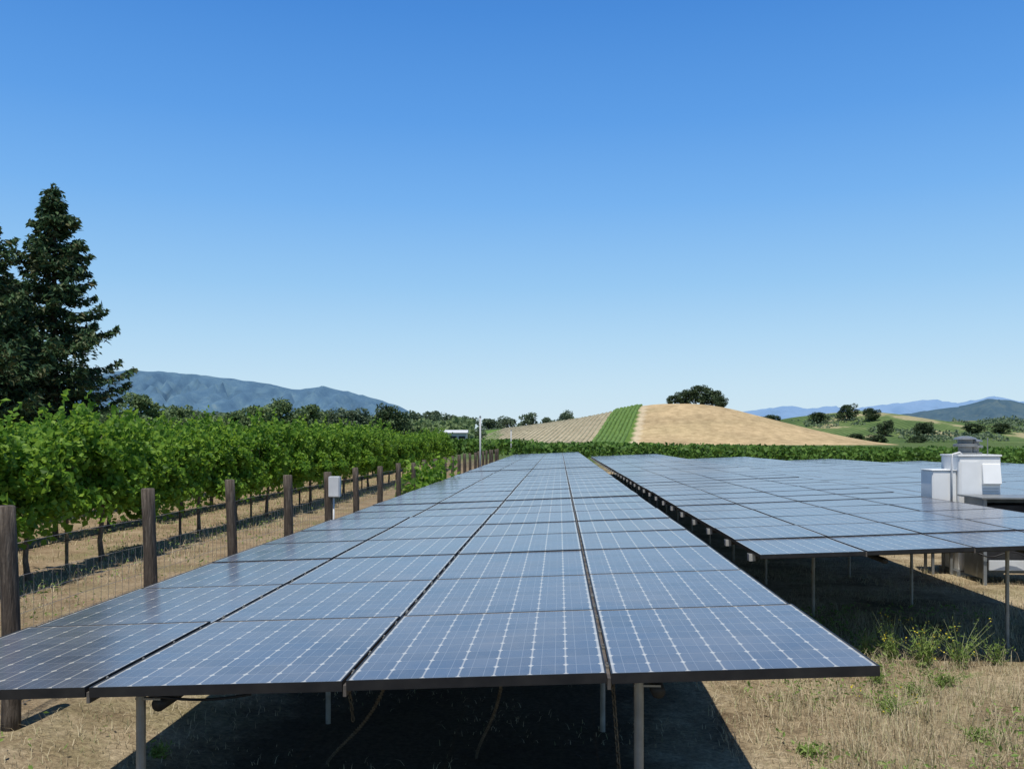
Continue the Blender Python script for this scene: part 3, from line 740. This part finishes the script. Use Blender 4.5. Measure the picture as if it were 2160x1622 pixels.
def rows(offs, h, w, za, zb, mat, name, label):
    m = MB()
    for o_ in offs:
        vs = []
        zz = za
        while zz <= zb:
            xc = b1(zz)+o_; g0 = GH(xc, zz); hh = h*random.uniform(.4, 1.25); j = random.uniform(-.2,.2)
            for dx, dz in ((-w, -.1), (-w*.7, hh*.8), (w*.1+j, hh), (w*.8, hh*.75), (w, -.1)):
                x, y = W(xc+dx, zz); vs.append((x, y, g0+dz))
            zz += 1.6
        k = len(vs)//5
        m.add(vs, [(i*5+j, i*5+j+1, (i+1)*5+j+1, (i+1)*5+j) for i in range(k-1) for j in range(4)])
    tag(m.build(name, mat, None, True), label, 'vineyard', kind='stuff')
M_ROW = mat_noise('hill_vine_green', [(.065,.125,.026), (.095,.17,.036), (.125,.205,.05)], .8, .9)
M_ROWT = mat_noise('young_vine_olive', [(.21,.205,.125), (.30,.27,.185)], .8, .9, detail=8)
rows(np.arange(.6, 10.6, 1.5), .9, .62, 268, 352, M_ROW, 'vineyard', 'bright green strip of vine rows running up the hill')
rows(np.arange(-2.0, -42, -1.6), .3, .24, 272, 352, M_ROWT, 'vineyard', 'sparse olive young vine rows on the tan left slope of the hill')

RR = ridge([(1380,935), (1480,905), (1560,888), (1640,889), (1700,882), (1790,868), (1850,872), (1920,884), (2000,890), (2090,888), (2160,896), (2300,905), (2450,930)], 600)
def RH(xc, z):
    f = sm((z-400)/200) if z < 600 else 1-sm((z-600)/250)
    return (RR(xc)+1.4)*f + 1.5*noise.noise(Vector((xc*.018, z*.018, 4)))*f*1.4 - 1.4
V = []; xs = np.arange(60, 450, 4); zs = np.arange(395, 850, 6)
for z in zs:
    for xc in xs: x, y = W(xc, z); V.append((x, y, RH(xc, z)))
nx = len(xs); Fc = [(j*nx+i, j*nx+i+1, (j+1)*nx+i+1, (j+1)*nx+i) for j in range(len(zs)-1) for i in range(nx-1)]
mg, nt, b = new_mat('green_hill'); L_ = nt.links.new
tc = N(nt, 'ShaderNodeTexCoord'); n1 = N(nt, 'ShaderNodeTexNoise'); n1.inputs['Scale'].default_value = .026; n1.inputs['Detail'].default_value = 7; n1.inputs['Roughness'].default_value = .6; L_(tc.outputs['Object'], n1.inputs['Vector'])
r1 = ramp(nt, [(.060,.100,.038), (.092,.138,.052), (.125,.170,.066), (.33,.285,.175)], [.36,.48,.56,.61]); L_(n1.outputs[0], r1.inputs[0])
wv = N(nt, 'ShaderNodeTexWave'); wv.inputs['Scale'].default_value = .11; wv.inputs['Distortion'].default_value = 1.5; L_(tc.outputs['Object'], wv.inputs['Vector'])
r2 = ramp(nt, [(.64,.68,.6), (1.15,1.15,1.1)]); L_(wv.outputs[1], r2.inputs[0])
mx = N(nt, 'ShaderNodeMix', data_type='RGBA', blend_type='MULTIPLY'); mx.inputs[0].default_value = 1; L_(r1.outputs[0], mx.inputs[6]); L_(r2.outputs[0], mx.inputs[7]); L_(mx.outputs[2], b.inputs['Base Color']); b.inputs['Roughness'].default_value = 1; b.inputs['Specular IOR Level'].default_value = .05
tag(link('hills', npmesh('hills', V, Fc, mg, True)), kind='structure')
def find(px, py, fn, z0, z1):
    z = z0
    while z < z1:
        h = fn(sl(px, z), z)
        if HZ-(h-EYE)/z*F <= py: return z, h
        z += 1.5
    return z1, fn(sl(px, z1), z1)
C = []; SZ = []
while len(C) < 3600:
    px = random.uniform(1560, 2260); z = random.uniform(430, 640); xc = sl(px, z)
    k = noise.noise(Vector((xc*.022, z*.012, 17)))+.45*noise.noise(Vector((xc*.08, z*.05, 3))) + (.14 if px > 2010 else -.14)
    if k < .30: continue
    x, y = W(xc, z); C.append((x, y, RH(xc, z)+random.uniform(.2, 3.5)*min(1, (k-.25)*3))); SZ.append(random.uniform(.8, 1.8))
V, Fc = leaf_cloud(C, np.array(SZ), (0,-.3,.7), .9)
tag(link('hillside_scrub', npmesh('hillside_scrub', V, Fc, M_BTREE)), 'dark scrub patches over the green hills at right', 'scrub', kind='stuff')
gO = 'oaks crowning the golden hill'
for i, (px, top, w, lab, zz) in enumerate([(1424, 833, 38, 'small dark oak at the left end of the hilltop grove', 346), (1447, 822, 50, 'rounded oak left of the tallest hilltop oak', 352),
        (1477, 811, 64, 'tallest and widest oak in the middle of the hilltop grove', 349), (1503, 822, 50, 'oak right of the tallest one on the hilltop', 353), (1520, 836, 34, 'low oak at the right end of the hilltop grove', 347)]):
    put_tree('oak', i, px, zz, GH(sl(px, zz), zz)-.6, top, w, lab, gO)
for i, (px, base, h, w, lab) in enumerate([(1622, 897, 22, 56, 'broad dark tree on the slope right behind the golden hill'), (1724, 893, 24, 44, 'dark oak left of the ridge-top pair on the green hills'),
        (1790, 886, 34, 44, 'tallest oak on the ridge of the green hills'), (1838, 888, 28, 40, 'oak right beside the tallest one on the green ridge'), (1868, 920, 34, 40, 'oak on the open slope below the ridge-top pair'),
        (1950, 922, 32, 46, 'oak on the lower slope left of the inverter'), (1938, 944, 26, 44, 'dark oak at the slope foot just left of the inverter'), (1805, 936, 22, 44, 'low oak in the hedge line at the slope foot'),
        (1848, 936, 20, 44, 'low oak right end of the hedge line at the slope foot'), (2052, 918, 26, 50, 'oak on the slope directly behind the inverter vents'), (2110, 914, 22, 50, 'oak on the slope near the right edge of the photo')]):
    z, hb = find(px, base, RH, 402, 600); put_tree('oak', i+1, px, z, hb-.3, base-h, w, lab, 'oaks scattered over the green hills')

def mountain(lst, z, dep, xr, mat, rough, seed, st):
    R_ = ridge(lst, z); V = []
    xs = np.arange(xr[0], xr[1], st); zs = np.linspace(z-dep, z+dep*.7, 44)
    for zz in zs:
        for xc in xs:
            f = sm((zz-(z-dep))/dep) if zz < z else 1-sm((zz-z)/(dep*.7))
            rd = 1-abs(noise.fractal(Vector((xc/(z*.035), zz/(z*.06), seed)), .9, 2.1, 5))
            e = 1-math.exp(-((zz-z)/(dep*.16))**2)
            h = R_(xc*z/zz if zz < z else xc)*f*(1-rough*e*(1-rd)*2.0) + (noise.fractal(Vector((xc/(z*.006), zz/(z*.006), seed)), 1, 2, 3)+1.4*noise.noise(Vector((xc/(z*.02), zz/(z*.03), seed))))*z*.0012*f
            x, y = W(xc, zz); V.append((x, y, h-6*(1-f)))
    nx = len(xs); Fc = [(j*nx+i, j*nx+i+1, (j+1)*nx+i+1, (j+1)*nx+i) for j in range(len(zs)-1) for i in range(nx-1)]
    tag(link('mountains', npmesh('mountains', V, Fc, mat, True)), kind='structure')
M_MT1 = mat_noise('hazy_blue_slope', [(.058,.112,.178), (.076,.142,.212), (.098,.17,.23), (.16,.22,.245)], .010, 1, spec=0, detail=12, nrough=.74, pos=[.34,.5,.6,.70])  # aerial haze is put into the base colours of all three mountain slopes
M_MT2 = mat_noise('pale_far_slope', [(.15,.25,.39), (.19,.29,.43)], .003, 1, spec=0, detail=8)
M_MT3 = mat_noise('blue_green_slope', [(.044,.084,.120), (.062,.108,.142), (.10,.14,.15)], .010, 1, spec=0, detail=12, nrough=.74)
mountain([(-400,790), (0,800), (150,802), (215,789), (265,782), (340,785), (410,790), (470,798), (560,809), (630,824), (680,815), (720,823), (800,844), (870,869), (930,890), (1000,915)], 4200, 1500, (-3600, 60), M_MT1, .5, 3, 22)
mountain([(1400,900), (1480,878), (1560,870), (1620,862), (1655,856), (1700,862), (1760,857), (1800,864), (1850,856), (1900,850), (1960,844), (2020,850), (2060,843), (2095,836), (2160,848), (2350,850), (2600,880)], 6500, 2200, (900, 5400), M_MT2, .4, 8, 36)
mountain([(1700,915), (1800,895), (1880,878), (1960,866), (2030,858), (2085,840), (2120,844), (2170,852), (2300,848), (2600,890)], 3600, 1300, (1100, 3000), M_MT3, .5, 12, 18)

# ------------------------------------------------------------ light, sky, camera
to_sun = Vector((-.06, -.32, .93)).normalized()
sd = bpy.data.lights.new('Sun', 'SUN'); sd.energy = 5.0; sd.angle = math.radians(.5); sd.color = (1, .96, .89)
so = bpy.data.objects.new('Sun', sd); COL.objects.link(so); so.rotation_euler = (-to_sun).to_track_quat('-Z', 'Y').to_euler()
w = bpy.data.worlds.new('World'); S.world = w; w.use_nodes = True; nt = w.node_tree
sk = nt.nodes.new('ShaderNodeTexSky'); sk.sky_type = 'NISHITA'; sk.sun_disc = False
sk.sun_elevation = math.asin(to_sun.z); sk.sun_rotation = math.atan2(to_sun.x, to_sun.y)
sk.altitude = 0; sk.air_density = 1.0; sk.dust_density = .6; sk.ozone_density = 1.6
bg = nt.nodes['Background']; bg.inputs['Strength'].default_value = .10
# clear-air colour by height above the horizon, blended over the physical sky
tcw = nt.nodes.new('ShaderNodeTexCoord'); sw = nt.nodes.new('ShaderNodeSeparateXYZ'); nt.links.new(tcw.outputs['Generated'], sw.inputs[0])
rw = ramp(nt, [(.68,.84,.95), (.58,.79,.95), (.45,.71,.95), (.32,.61,.94), (.185,.47,.92), (.108,.36,.85), (.060,.265,.74), (.022,.10,.33), (.014,.06,.20)],
          [0, .055, .11, .165, .25, .33, .43, .68, 1.0])
nt.links.new(sw.outputs[2], rw.inputs[0])
vm = nt.nodes.new('ShaderNodeVectorMath'); vm.operation = 'SCALE'; vm.inputs['Scale'].default_value = 10.0; nt.links.new(rw.outputs[0], vm.inputs[0])
mw = nt.nodes.new('ShaderNodeMix'); mw.data_type = 'RGBA'; mw.inputs[0].default_value = .87
nt.links.new(sk.outputs[0], mw.inputs[6]); nt.links.new(vm.outputs[0], mw.inputs[7]); nt.links.new(mw.outputs[2], bg.inputs[0])
cam = bpy.data.cameras.new('Camera'); co = bpy.data.objects.new('Camera', cam); COL.objects.link(co)
co.location = (0, 0, EYE); co.rotation_euler = (math.radians(90), 0, PSI)
cam.sensor_width = 36; cam.lens = 36*F/2160; cam.shift_y = 114/2160; cam.clip_end = 40000; cam.clip_start = .05
S.camera = co
S.view_settings.view_transform = 'Standard'; S.view_settings.look = 'None'; S.view_settings.exposure = 0
